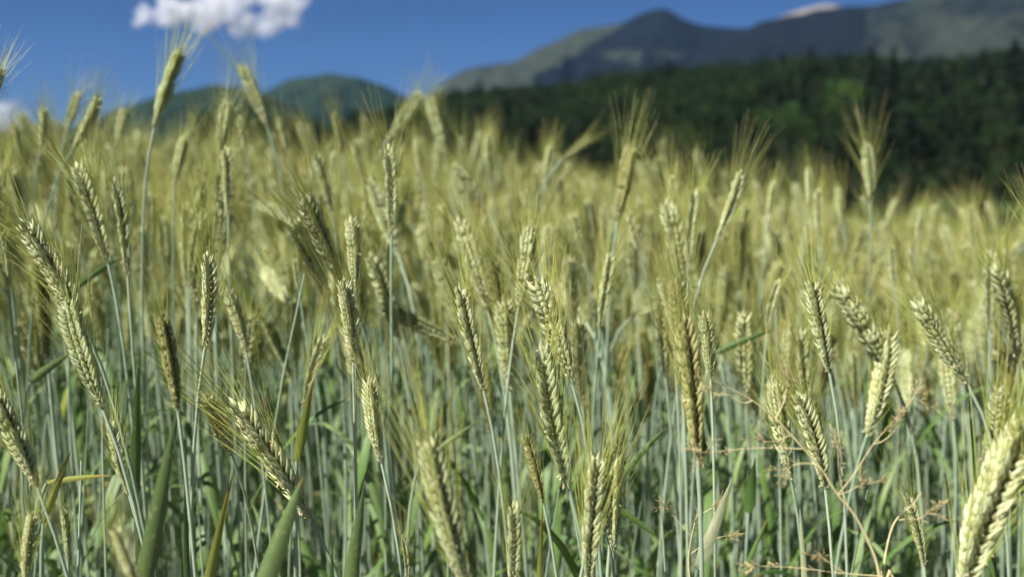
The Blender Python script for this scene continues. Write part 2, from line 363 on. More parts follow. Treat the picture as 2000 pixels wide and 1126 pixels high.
# ------------------------------------------------------------------ the ears one can point at in the photograph
# (base x, base y, tip x, tip y, depth, roll, variant, depth change towards the tip, label)
HERO = [
 (610,1018,475,775,.70,18,0,.0,'large sharp leaning ear, pale striped husks along its left edge, bottom left of centre'),
 (945,762,893,562,.84,12,1,.0,'sharp plump ear in the centre, creamy husks, its stem running down green'),
 (1112,955,1030,682,.66,0,2,.0,'large sharp braided ear leaning left, right of centre, long awns fanning over it'),
 (1150,1150,1152,892,.63,8,3,.0,'upright ear cut by the bottom edge, directly below the large braided ear'),
 (1197,1078,1186,890,.68,60,4,.0,'narrower upright ear just right of the one cut by the bottom edge'),
 (1062,985,1030,850,.80,30,12,.0,'dark shaded ear hidden behind the large braided ear'),
 (1000,1160,1012,985,.62,10,5,.0,'ear at the bottom edge left of the dark shaded ear, zigzag husks'),
 (1363,898,1345,620,.62,22,10,.0,'wide olive brown ear with tall upright awns on a dark stem, right of centre'),
 (745,902,703,742,.74,40,6,.0,'short dark backed ear on a thin grey bending stem left of centre'),
 (593,795,620,655,.95,0,7,.0,'pale ear leaning right above the upright yellow green leaf'),
 (918,1160,805,862,.53,35,8,.0,'long soft focus ear leaning left at the bottom centre, close to the camera'),
 (797,1135,793,1045,.72,0,9,.0,'small crown shaped ear top at the bottom edge, left of centre'),
 (455,892,405,768,.76,50,1,-.03,'stubby ear with white edged husks above an orange tipped leaf'),
 (252,965,205,825,.72,20,2,.0,'ear with white edged husks behind a green stem, lower left'),
 (75,955,-5,752,.66,30,3,.0,'large plump ear leaning left at the left edge, lower half'),
 (166,640,62,428,.76,25,0,.0,'sharp leaning ear with black and white striped left edge, upper left'),
 (200,795,112,590,.68,70,6,.0,'dark leaning ear crossing behind a green stem just below the striped one'),
 (212,515,164,322,.95,0,5,.0,'pale braided ear leaning left, left one of the pair near the left edge'),
 (250,542,238,352,.95,5,9,.0,'pale braided ear, upright right one of the pair near the left edge'),
 (348,802,322,612,.64,30,11,.0,'brown olive ear with a dark tuft of awns, left third'),
 (400,682,432,500,.72,12,4,.0,'broad open ear with loose pale husks, left third'),
 (372,562,376,445,1.15,0,7,.0,'blurred pale braided ear behind the broad open one'),
 (482,692,458,560,.92,40,8,.0,'slim ear leaning left, right beside the broad open ear'),
 (690,712,686,545,.78,28,2,.0,'lower of two slim ears stacked in one upright line left of centre'),
 (694,565,694,425,.86,45,3,.0,'upper of two slim ears stacked in one upright line left of centre'),
 (765,462,768,288,1.02,3,5,.0,'pale upright ear on a straight silvery stem, standing tall left of centre'),
 (446,422,445,290,1.10,15,1,.0,'bright ear in the upper left with a dark base, under the cloud'),
 (302,248,343,95,1.12,25,3,.0,'tall ear standing highest against the sky under the cloud'),
 (522,248,476,130,1.45,75,7,.0,'slim ear leaning left against the sky right of the dark left hill'),
 (428,312,436,192,1.25,60,8,.0,'tall blurred ear with a brush of upright awns against the left hill'),
 (142,292,208,198,1.15,20,6,.0,'ear leaning right against the sky at the left, dark on its underside'),
 (128,262,150,180,1.35,60,7,.0,'bushy blurred ear against the sky behind the right leaning ear'),
 (755,275,822,180,1.55,80,2,.0,'slim ear leaning right across the dip between hill and mountain'),
 (868,300,838,190,1.75,80,5,.0,'slim blurred ear leaning left just right of the dip in the skyline'),
 (948,402,893,318,1.45,15,9,.0,'small pale ear leaning left above the centre'),
 (648,415,625,300,1.20,30,0,.0,'ear leaning left below the left green hill, tan awns'),
 (958,338,945,262,1.80,30,4,.0,'small blurred ear standing before the forest edge near the centre'),
 (1098,312,1152,268,1.65,80,10,.0,'thin nodding ear arching right before the forest'),
 (1398,472,1462,343,1.08,20,8,.0,'ear leaning right with fanned awns before the forest, right of centre'),
 (1345,512,1346,372,1.10,0,2,.0,'upright braided ear left of the right leaning fanned ear'),
 (1312,425,1303,345,1.30,20,4,.0,'small blurred ear behind the upright braided ear'),
 (1172,642,1187,497,1.02,10,5,.0,'ear with a dark right half standing behind the centre'),
 (1116,742,1052,545,.80,80,3,.0,'long slim ear leaning left above the large braided ear'),
 (1012,605,1042,440,.95,60,9,.0,'slim ear leaning right with pinkish awns near the centre'),
 (1620,728,1580,548,.84,30,1,.0,'ear with a green shaded left side on the right, straight stem below'),
 (1888,748,1786,590,.94,80,0,.0,'long slim ear leaning left near the right edge, golden awns'),
 (1692,852,1762,652,1.00,35,6,.0,'blurred ear leaning right, right of centre of the right half'),
 (1700,392,1700,282,1.45,35,7,.0,'lone tall ear before the dark forest on the right'),
 (1708,440,1678,388,1.65,10,2,.0,'small drooping ear at the foot of the lone tall one'),
 (1932,642,1926,492,1.20,5,5,.0,'blurred braided ear standing upright at the right edge'),
 (1748,562,1735,480,1.35,20,3,.0,'small pale blurred ear upper right, tilted left'),
 (1878,1170,1952,800,.57,20,6,.0,'largest ear, close to the camera at the bottom right corner, heavy striped husks'),
 (1805,1105,1788,965,.80,25,8,.0,'fuzzy ear behind a dry panicle branch left of the largest ear'),
 (1545,935,1503,742,.86,50,9,.0,'faded ear behind the dry panicle, left one of two'),
 (1612,955,1588,765,.80,20,6,.0,'bright tipped ear behind the dry panicle, right one of two'),
 (1498,645,1507,545,1.10,0,4,.0,'short blurred ear in the right half with a dark foot'),
 (290,1185,214,1035,.49,25,2,.0,'soft focus ear rising from the bottom edge in the left corner'),
 (50,1150,52,1005,.63,20,7,.0,'ear at the bottom left corner, nearly upright'),
 (133,1090,130,990,.74,30,9,.0,'small fuzzy ear with crossing awns near the bottom left corner'),
 (18,568,8,450,.88,50,8,.0,'blurred brownish ear at the left edge at mid height'),
 (585,572,574,505,1.10,10,1,.0,'small blurred pale ear left of the two stacked ears'),
 (1224,785,1222,735,1.30,0,5,.0,'tiny pale ear tip among stems right of centre'),
 (1206,432,1230,285,1.25,60,12,.0,'dark olive ear standing before the forest near the centre'),
 (1138,492,1118,420,1.35,10,3,.0,'pale out of focus ear left of the dark olive one'),
 (1250,498,1222,415,1.30,30,0,.0,'striped blurred ear right of the dark olive one'),
 (1388,742,1380,610,.78,40,5,.0,'ear peeking out right behind the wide olive brown ear'),
 (1312,640,1300,540,1.00,40,4,.0,'ear peeking out left behind the wide olive brown ear'),
 (342,362,350,262,1.25,40,6,.0,'half dark ear below the tallest ear, upper left'),
 (42,318,30,240,1.55,20,1,.0,'blurred ear near the small cloud at the left edge'),
 (-30,250,-6,130,.74,30,2,.0,'ear outside the left edge whose awns cross the sky'),
 (2050,560,2038,420,.62,30,3,.0,'ear outside the right edge whose thin awns lean into view'),
 (2010,1000,1995,820,.56,40,11,.0,'ear cut by the right edge behind the largest one, brown awns'),
 (860,500,850,430,1.50,15,9,.0,'pale smudged ear left of the centre, behind the sharp plump ear'),
 (78,292,96,212,1.50,30,8,.0,'blurred ear rising above the crop between the left edge and the right leaning ear'),
 (228,285,238,212,1.55,60,3,.0,'blurred ear on the skyline between the right leaning ear and the tallest ear'),
 (482,300,470,228,1.60,20,5,.0,'blurred ear below the slim skyline ear, before the dark left hill'),
 (562,300,546,228,1.55,40,0,.0,'blurred ear before the foot of the round green hill, left one'),
 (606,310,588,240,1.60,70,6,.0,'blurred ear before the middle of the round green hill'),
 (668,300,656,222,1.50,20,11,.0,'golden blurred ear before the right foot of the round green hill'),
 (706,345,696,275,1.65,30,2,.0,'blurred ear low beneath the dip between hill and mountain, left side'),
 (822,345,808,272,1.70,50,9,.0,'blurred ear low beneath the dip between hill and mountain, right side'),
 (908,342,902,268,1.75,10,1,.0,'blurred ear before the left end of the forest'),
 (1064,352,1070,285,1.80,30,7,.0,'blurred ear left of the thin nodding ear'),
 (1578,405,1588,328,1.50,30,4,.0,'pale blurred ear leaning slightly right before the bright green tree'),
 (1646,440,1630,366,1.60,60,8,.0,'slim blurred ear close on the left of the lone tall one'),
 (1792,475,1796,405,1.70,30,2,.0,'blurred ear at the field edge below the darkest forest'),
 (1902,480,1892,402,1.60,20,5,.0,'blurred ear at the field edge near the right side of the photograph'),
 (1500,420,1508,352,1.60,40,9,.0,'blurred ear just right of the fanned awns of the leaning ear'),
 (1600,460,1592,370,1.55,20,0,.0,'blurred pale ear left of the lone tall one'),
]
def hero_plant(bx, by, tx, ty, d, roll, var, dd, label, leaves=True):
    rg = random.Random(int(bx * 7 + by))
    base = px(bx, by, d); tip = px(tx, ty, d + dd)
    dirv = (tip - base).normalized()
    gx = base.x - dirv.x * .13 + rg.uniform(-.015, .015); gy = base.y + rg.uniform(0, .06)
    root = empty('wheat_plant', Vector((gx, gy, ground_z(gx, gy))))
    tag(root, label, 'wheat plant', 'wheat plants close enough to point at')
    es = EARS_OL[var - 10] if var >= 10 else EARS[var]
    link('stem', stem_mesh(root, base, dirv, r=.0017 * max(.8, min(1.1, (tip-base).length / .09))), root)
    place_ear(root, base, tip, es, roll + (180 if rg.random() < .5 else 0), widen=rg.uniform(.86, 1.08))
    hgt = base.z - root.location.z
    if leaves:
        for q in range(rg.choice((1, 2))):
            mb = MB(); hh = hgt * rg.uniform(.35, .68)
            leaf_blade(mb, (dirv.x * 0 + 0, 0, hh), rg.uniform(.3, 2.8), rg.uniform(.14, .22), rg.uniform(.007, .012), R(rg.uniform(12, 35)), R(rg.uniform(30, 130)), rg, twist=rg.uniform(-1, 1))
            link('leaf', mb.mesh('leaf', [rg.choice((M_LEAF, M_LEAF_GREY, M_LEAF, M_LEAF_YEL))]), root)
    return root
heroes = []
for h in HERO:
    heroes.append((h, hero_plant(*h)))

#@@MORE
# ------------------------------------------------------------------ leafy shoots one can point at
def blade_between(root, p0, p1, W, mat, bow=.0, twist=0.0, bowdir=None, face=None):
    a = p0 - root.location; b = p1 - root.location; d = (b - a); L = d.length; d.normalize()
    toc = (cam.location - p0).normalized()
    sv0 = d.cross(toc).normalized()
    if face: sv0 = (Matrix.Rotation(R(face), 3, d) @ sv0)
    bd = bowdir if bowdir else Vector((0, 0, 1))
    mid = (a + b) / 2 + bd * bow * L
    seg = 14; pts = [(a * (1-t)**2 + mid * 2*t*(1-t) + b * t*t) for t in [i/seg for i in range(seg+1)]]
    mb = MB(); rows = []
    for i, q in enumerate(pts):
        u = i / seg; wv = W * .5 * min(1, .55 + u * 2.2) * (1 - u ** 2.4) + .0002
        t = (pts[min(i+1, seg)] - pts[max(i-1, 0)]).normalized()
        sv = (sv0 - t * sv0.dot(t)).normalized(); nn = t.cross(sv)
        sv, nn = sv * math.cos(twist*u) + nn * math.sin(twist*u), nn * math.cos(twist*u) - sv * math.sin(twist*u)
        rows.append([q - sv*wv + nn*wv*.28, q - sv*wv*.5 + nn*wv*.1, q, q + sv*wv*.5 + nn*wv*.1, q + sv*wv + nn*wv*.28])
    mb.grid(rows)
    return link('leaf', mb.mesh('leaf', [mat]), root)

SHOOTS = [
 (272,1190,346,805,36,.56,M_LEAF_GREY,.03,0,'broad grey green upright blade with a brown pointed tip, lower left'),
 (498,1200,592,930,40,.57,M_LEAF_GREY,.04,0,'broad grey green blade rising behind the large sharp leaning ear'),
 (676,1200,713,942,30,.62,M_LEAF_GREY,.02,.4,'broad pale green blade below the short dark backed ear'),
 (392,1200,457,920,18,.66,M_LEAF_YEL,.04,.5,'narrow yellow blade with an orange tip under the stubby ear'),
 (369,1200,361,942,12,.66,M_LEAF,.0,.6,'thin upright green blade left of the orange tipped one'),
 (648,1200,649,1040,9,.62,M_LEAF,.0,.3,'short thin green blade tip at the bottom edge, left of the centre'),
 (580,900,613,742,20,.78,M_LEAF_YEL,.06,.5,'upright yellow green blade below the pale right leaning ear'),
 (1213,932,1304,832,15,.88,M_LEAF,.06,.3,'dark green blade pointing up right among stems right of centre'),
 (1362,1110,1432,930,24,.72,M_LEAF_PALE,-.05,.4,'whitish dried blade leaning right below the wide olive ear'),
 (1190,985,1288,1055,13,.86,M_LEAF,.10,.4,'dark green blade drooping right beside the narrow upright ear'),
 (262,1010,273,688,20,.84,M_LEAF,.02,.5,'tall green blade behind the lower left ears'),
 (60,745,142,688,17,.98,M_LEAF_GREY,.05,.2,'light green blade lying almost level near the left edge'),
 (1462,1000,1476,893,24,.92,M_LEAF,.0,.9,'short dark green blade hanging between stems, right of the wide olive ear'),
 (92,942,214,928,11,.80,M_LEAF_YEL,.04,.0,'level narrow yellowish blade crossing stems in the lower left'),
 (86,1020,138,880,14,.68,M_LEAF_YEL,.03,.2,'slanting yellow green blade above the bottom left ears'),
 (1052,1200,1060,985,13,.66,M_LEAF_YEL,.02,.8,'upright wavy blade with a brown tip below the dark hidden ear'),
 (1960,1180,1918,1050,9,.60,M_LEAF,.02,.2,'thin green blade tip right of the largest ear'),
 (1575,1200,1562,990,11,.78,M_LEAF_PALE,.04,.3,'tan dry blade behind the dry panicle stalk'),
 (1435,1170,1500,1010,12,.9,M_LEAF,.06,.3,'green blade leaning right below the short dark green one'),
 (1395,690,1520,640,12,1.05,M_LEAF,.03,.3,'green blade slanting up right toward the short blurred ear'),
 (150,560,232,505,14,1.1,M_LEAF,.04,.2,'green blade crossing behind the pair of pale braided ears'),
 (820,905,945,815,11,1.0,M_LEAF_GREY,.03,.3,'soft green blade slanting up right below the sharp plump ear'),
]
for (bx, by, tx, ty, wpx, d, mat, bow, tw, lab) in SHOOTS:
    b = px(bx, by, d); t = px(tx, ty, d)
    gx, gy = b.x + (b.x - t.x) * .15, b.y + .02
    root = empty('wheat_shoot', Vector((gx, gy, ground_z(gx, gy))))
    tag(root, lab, 'wheat shoot', 'leafy shoots between the wheat ears')
    dv = (t - b).normalized(); dv = (dv + Vector((0, 0, 1.2))).normalized()
    link('stem', stem_mesh(root, b, dv, r=.0019, bow=.08), root)
    blade_between(root, b, t, wpx / F * d, mat, bow, tw)

# ------------------------------------------------------------------ dry grass panicle
def spikelets(mb, pts, dens, rng, size=.0022, mi=0):
    for i in range(len(pts) - 1):
        a, b = pts[i], pts[i+1]; n = max(1, int((b - a).length * dens))
        for k in range(n):
            p = a.lerp(b, rng.random()); t = (b - a).normalized()
            dv = (t * .9 + Vector((rng.gauss(0,.55), rng.gauss(0,.55), rng.gauss(0,.55)))).normalized()
            q = p + dv * size * .9
            L = size * rng.uniform(.8, 1.5)
            mb.tube([p, q], [.00012, .00012], 3, mi)
            mb.tube([q, q + dv * L * .4, q + dv * L * 1.2], [.0002, size * .17, .00008], 4, mi)
def smooth_path(p):
    out = []
    for i in range(len(p) - 1):
        a, b, c, d = p[max(i-1, 0)], p[i], p[i+1], p[min(i+2, len(p)-1)]
        for k in range(4):
            t = k / 4
            out.append(.5 * ((2*b) + (c-a)*t + (2*a-5*b+4*c-d)*t*t + (3*b-a-3*c+d)*t*t*t))
    return out + [p[-1]]
def grass(label, stalk, branches, d, base_drop=True):
    rng = random.Random(len(label)); P = lambda x, y, dd=0: px(x, y, d + dd)
    pts = [P(*q) for q in stalk]
    g = Vector((pts[0].x + .02, pts[0].y + .03, 0)); g.z = ground_z(g.x, g.y)
    root = empty('dry_grass', g); tag(root, label, 'dry grass')
    q0, q1 = pts[0] - g, pts[1] - g; low = [Vector((0, 0, 0)), q0 * .5, q0 - (q1 - q0) * 1.5] if base_drop else []
    loc = [p - g for p in pts]; allp = smooth_path(low + loc)
    mb = MB(); n = len(allp); mb.tube(allp, [.00088 * min(1, 1.35 * (1 - .9 * i / (n - 1))) for i in range(n)], 6)
    spikelets(mb, loc[-3:], 260, rng, mi=1)
    link('stalk', mb.mesh('stalk', [M_STRAW, M_SPIK]), root)
    for br in branches:
        q = [P(*a, ) - g for a in br]
        q = smooth_path(q); mb = MB(); m = len(q); mb.tube(q, [.00040 * (1 - .6 * i / (m - 1)) for i in range(m)], 5)
        bo = link('branch', mb.mesh('branch', [M_STRAW]), root)
        mb = MB(); spikelets(mb, q[m//2:], 520, rng)
        for k in range(4):      # short side twigs with more spikelets
            a = q[-2].lerp(q[-1], rng.random()); dv = ((q[-1]-q[-2]).normalized() + Vector((rng.gauss(0,.6), rng.gauss(0,.4), rng.gauss(0,.6)))).normalized()
            e = a + dv * rng.uniform(.006, .014); mb.tube([a, e], .00018, 3); spikelets(mb, [a, e], 700, rng)
        link('spikelets', mb.mesh('spikelets', [M_SPIK]), bo)
grass('dry straw coloured panicle arching up left with fine reddish spikelets, lower right',
      [(1722,1150),(1708,1085),(1672,1010),(1636,966),(1606,918),(1566,872),(1515,818),(1470,782),(1430,760),(1385,738)],
      [[(1636,966),(1668,925),(1706,866),(1745,822),(1788,772)], [(1566,876),(1510,874),(1450,876),(1372,884)], [(1515,816),(1528,790),(1536,762),(1538,742)],
       [(1606,918),(1585,905),(1555,906),(1530,918)], [(1672,1010),(1655,985),(1640,930),(1636,872)], [(1706,866),(1722,862),(1742,846),(1755,826)],
       [(1636,966),(1655,960),(1672,950),(1684,946)], [(1566,872),(1545,850),(1520,860),(1492,862)],[(1470,782),(1450,786),(1425,772),(1392,768)]], .60)
grass('smaller dry panicle branching right beside the fuzzy ear, bottom right',
      [(1724,1150),(1728,1090),(1742,1030),(1762,1000),(1782,985),(1800,960)],
      [[(1755,1015),(1775,1012),(1795,1012),(1815,1000)], [(1720,1124),(1640,1118),(1560,1108),(1478,1104)], [(1650,1118),(1632,1106),(1618,1096),(1606,1090)]], .61)
grass('faint dry panicle low between stems, right of the narrow upright ear',
      [(1350,1160),(1345,1090),(1352,1040),(1362,1000),(1366,960)],
      [[(1352,1050),(1335,1030),(1318,1010),(1302,992)], [(1350,1080),(1375,1062),(1400,1050),(1420,1045)], [(1362,1005),(1378,998),(1392,990)]], .78)

# ------------------------------------------------------------------ ground, wooded slope, mountains
def ray(x, y):
    v = px(x, y, 1) - cam.location
    return math.atan2(v.x, v.y), v.z / math.hypot(v.x, v.y)
def crest(points):
    r_ = sorted(ray(*p) for p in points)
    az = np.array([a for a, _ in r_]); el = np.array([e for _, e in r_])
    return lambda a: np.interp(a, az, el)
def fbm(x, y, z=0, o=4):
    return noise.fractal(Vector((x, y, z)), 1.0, 2.0, o, noise_basis='PERLIN_ORIGINAL')
HILL = crest([(-900,520),(200,500),(450,430),(560,330),(670,258),(760,215),(840,190),(900,176),(1000,172),(1100,160),(1200,143),(1300,126),(1400,120),(1500,112),(1600,104),(1700,105),(1800,112),(1900,104),(2000,88),(2300,70),(3200,90)])
R0, R1 = 95.0, 400.0
def field_edge(az): return 34 + 6 * math.sin(az * 3)
def terrain(x, y):
    r = math.hypot(x, y); az = math.atan2(x, y)
    z = ground_z(x, y)
    if r > 20:
        f = max(0.0, min(1.0, (r - 40) / 50)); z = z * (1 - f) + f * (-1.5 - 3.2 * math.tanh(az * 1.5))
    front = max(0, 1 - max(0, abs(az) - 1.0) / .8)
    if r > R0 and front > 0:
        top = CAMZ + float(HILL(az)) * R1 - 11
        g = min(1, (r - R0) / (R1 - R0)); g = g * g * (3 - 2 * g) * .5 + g * .5
        if r > R1: g = max(0.0, 1 - (r - R1) / 500)
        z += max(0, (top - z)) * g * front + fbm(x * .02, y * .02) * 3 * min(1, (r - R0) / 60) * front
    return z
def build_ground():
    mb = MB(); rs = [0.0, .3]
    while rs[-1] < 7000: rs.append(rs[-1] * 1.085 + .02)
    na = 150; rows = []
    for r in rs:
        rows.append([(r * math.sin(2*math.pi*k/na), r * math.cos(2*math.pi*k/na), terrain(r * math.sin(2*math.pi*k/na), r * math.cos(2*math.pi*k/na))) for k in range(na)])
    mb.grid(rows, closed=True); return mb
m, t = newmat('soil_and_meadow')
geo = N(t, 'ShaderNodeNewGeometry').outputs['Position']
vm = N(t, 'ShaderNodeVectorMath', operation='LENGTH'); t.links.new(geo, vm.inputs[0])
near = mixc(t, noise_(t, geo, 9, 5, .65), (.055, .038, .022), (.17, .12, .07))
near = mixc(t, mapr(t, noise_(t, geo, 28, 3), .5, .62, 0, .8), near, (.13, .14, .05))
far = mixc(t, noise_(t, geo, .05, 4), (.022, .040, .012), (.05, .075, .022))
finish(t, mixc(t, mapr(t, vm.outputs['Value'], 34, 60), near, far), .95, .1)
tag(link('ground', build_ground().mesh('ground', [m])), kind='structure')

def mat_mountain(name, forest, grass, rock, rockz, scale, noise_amp=.5):
    m, t = newmat(name)
    geo = N(t, 'ShaderNodeNewGeometry'); pos = geo.outputs['Position']
    at = N(t, 'ShaderNodeAttribute', attribute_name='cover_shade').outputs['Fac']     # 0 woodland and painted shade .. 1 open pasture, rock above
    n1 = noise_(t, pos, scale, 6, .62); n2 = noise_(t, pos, scale * 5, 5, .6)
    f = math_(t, 'ADD', at, math_(t, 'MULTIPLY', math_(t, 'SUBTRACT', n1, .5), noise_amp * 2))
    c = mixc(t, mapr(t, f, .35, .62), forest, grass)
    c = mixc(t, mapr(t, n2, .4, .75, 0, .5), c, tuple(k * .55 for k in forest))
    f2 = math_(t, 'ADD', at, math_(t, 'MULTIPLY', math_(t, 'SUBTRACT', n2, .5), .7))
    c = mixc(t, mapr(t, f2, 1.15, 1.45), c, rock)
    finish(t, c, .95, .1, bump=n2, bs=.9, bd=30.0)
    return m
def mountain(name, pts, dist, depth, mat, cover_shade, rough=.05, seed=0, back=.6, na=260, nr=64, bottom=-30):
    cr = crest(pts); lo = ray(*pts[0])[0]; hi = ray(*pts[-1])[0]
    mb = MB(); rows = []; cov = []
    for i in range(nr + 1):
        s = -1 + (1 + back) * i / nr
        r = dist + s * depth; row = []
        for k in range(na + 1):
            az = lo + (hi - lo) * k / na
            top = CAMZ + float(cr(az)) * dist
            prof = max(0.0, 1 - abs(s)) ** 1.15 if s < 0 else max(0.0, 1 - s / back * 1.0) ** .9
            x, y = r * math.sin(az), r * math.cos(az)
            sc_ = 5.0 / depth
            rid = (1 - abs(noise.noise(Vector((x * sc_, y * sc_, seed))))*2.2) * .5 + fbm(x * sc_ * 2, y * sc_ * 2, seed + 3, 5) * .35
            mod = max(-.5, (rid - .45)) * (abs(s) * 3.0 if abs(s) < .33 else 1.0)
            h = (top - bottom) * (prof * (1 + mod * .55))
            h += (top - bottom) * rough * noise.noise(Vector((az * 60, s * 4, seed)))
            z = bottom + max(0.0, h)
            row.append((x, y, z)); p = to_px((x, y, z)); cov.append(cover_shade(p[0], p[1], z, s))
        rows.append(row)
    mb.grid(rows); me = mb.mesh(name, [mat])
    at = me.attributes.new('cover_shade', 'FLOAT', 'POINT'); at.data.foreach_set('value', np.array(cov, dtype=np.float32))
    return tag(link(name, me), kind='structure')
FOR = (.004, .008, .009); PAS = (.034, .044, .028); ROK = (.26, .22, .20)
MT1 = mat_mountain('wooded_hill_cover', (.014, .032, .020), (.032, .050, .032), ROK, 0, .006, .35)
MT2 = mat_mountain('mountain_cover_shade', FOR, PAS, ROK, 0, .005, .6)
MT3 = mat_mountain('scree_cover', (.06, .07, .06), (.10, .095, .09), (.20, .185, .175), 0, .004, .3)
mountain('near_hill', [(-900,380),(-300,330),(50,275),(150,245),(230,212),(330,182),(420,166),(480,172),(520,186),(600,215),(700,240),(850,300),(1100,420)], 1150, 650, MT1, lambda x, y, z, s: .15, .012, 2)
mountain('round_hill', [(300,330),(440,236),(510,184),(560,156),(640,144),(700,151),(750,168),(800,192),(900,236),(1100,330)], 1900, 800, MT1, lambda x, y, z, s: .42 if y < 180 else .3, .008, 5)
def cov_shade_main(x, y, z, s):
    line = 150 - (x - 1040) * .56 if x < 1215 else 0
    dark = (y > 30 or x > 1230) and (x > 1040) and y > line  # shade over the mountain's face, painted in with the woodland colour
    low = math.exp(-((x - 1250) / 90) ** 2 - ((y - 108) / 14) ** 2)  # sunlit patch low on the face, painted in with the pasture colour
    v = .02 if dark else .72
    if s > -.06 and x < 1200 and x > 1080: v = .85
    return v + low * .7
mountain('mountain', [(640,330),(780,240),(860,165),(900,140),(925,131),(1000,122),(1050,96),(1100,74),(1140,56),(1185,51),(1215,45),(1245,31),(1272,20),(1290,15),(1306,20),(1332,36),(1362,48),(1420,55),(1480,57),(1560,70),(1700,120),(1900,230)], 2900, 1300, MT2, cov_shade_main, .010, 9)
mountain('scree_ridge', [(1300,140),(1400,95),(1470,55),(1500,42),(1560,20),(1600,9),(1630,8),(1660,15),(1700,28),(1800,60),(1950,130)], 3700, 900, MT3, lambda x, y, z, s: 1.4 if s > -.25 else .6, .012, 14)
mountain('massif', [(1250,200),(1400,85),(1480,46),(1530,33),(1600,20),(1650,13),(1700,12),(1760,0),(1850,-18),(2000,-30),(2200,-40),(2700,0),(3300,120)], 2400, 1200, MT2,
         lambda x, y, z, s: (.05 if x < 1690 else .5) + .12 * math.exp(-((x - 1850) / 40) ** 2 - ((y - 40) / 25) ** 2), .012, 21)

# ------------------------------------------------------------------ cloud
def cloud(name, label, blobs, dist, seed, dens):
    rng = random.Random(seed); bm_v, bm_f = [], []
    import bmesh
    bm = bmesh.new()
    for (x, y, rpx) in blobs:
        for k in range(12):
            a = px(x + rng.gauss(0, rpx * .55), y + rng.gauss(0, rpx * .40), 1) - cam.location
            p = cam.location + a * (dist * (1 + rng.uniform(-.010, .010)))
            bmesh.ops.create_icosphere(bm, subdivisions=3, radius=rpx / F * dist * rng.uniform(.22, .66), matrix=Matrix.Translation(p))
    me = bpy.data.meshes.new(name); bm.to_mesh(me); bm.free()
    o = bpy.data.objects.new(name, me); C.objects.link(o)
    rm = o.modifiers.new('r', 'REMESH'); rm.mode = 'VOXEL'; rm.voxel_size = dist * 2.4 / F
    dg = bpy.context.evaluated_depsgraph_get(); me2 = bpy.data.meshes.new_from_object(o.evaluated_get(dg))
    o.modifiers.clear(); o.data = me2
    co = np.empty(len(me2.vertices) * 3, dtype=np.float32); me2.vertices.foreach_get('co', co); co = co.reshape(-1, 3)
    no = np.empty_like(co.ravel()); me2.vertices.foreach_get('normal', no); no = no.reshape(-1, 3)
    s = 1 / (dist * 16 / F)
    dsp = np.array([noise.fractal(Vector(map(float, c)) * s, 1.0, 2.0, 4) for c in co]) * dist * 6 / F
    co += no * dsp[:, None]; me2.vertices.foreach_set('co', co.ravel()); me2.update()
    m, t = newmat(name + '_vapour'); v = N(t, 'ShaderNodeVolumePrincipled'); v.inputs['Color'].default_value = (.93, .93, .94, 1)
    geo = N(t, 'ShaderNodeNewGeometry').outputs['Position']
    nz = noise_(t, geo, .0055, 5, .6)
    t.links.new(math_(t, 'MULTIPLY', mapr(t, nz, .34, .66), dens * 1.8), v.inputs['Density']); v.inputs['Anisotropy'].default_value = .1
    out = N(t, 'ShaderNodeOutputMaterial'); t.links.new(v.outputs[0], out.inputs['Volume'])
    o.data.materials.clear(); o.data.materials.append(m)
    return tag(o, label, 'cloud', None, 'thing')
cloud('cloud', 'small ragged white cloud in the blue sky at the top left', [(284,36,16),(308,32,24),(335,30,28),(365,26,32),(395,20,36),(425,24,36),(450,36,30),(478,44,26),(500,52,22),(525,50,24),(548,34,32),(566,12,34),(578,36,20),(580,60,9),(410,0,30),(440,-6,30),(540,0,26)], 9000, 3, .010)
cloud('cloud', 'faint low cloud cut by the left edge above the wheat', [(-5,215,24),(15,232,26),(5,262,30),(-30,240,40)], 9000, 5, .006)

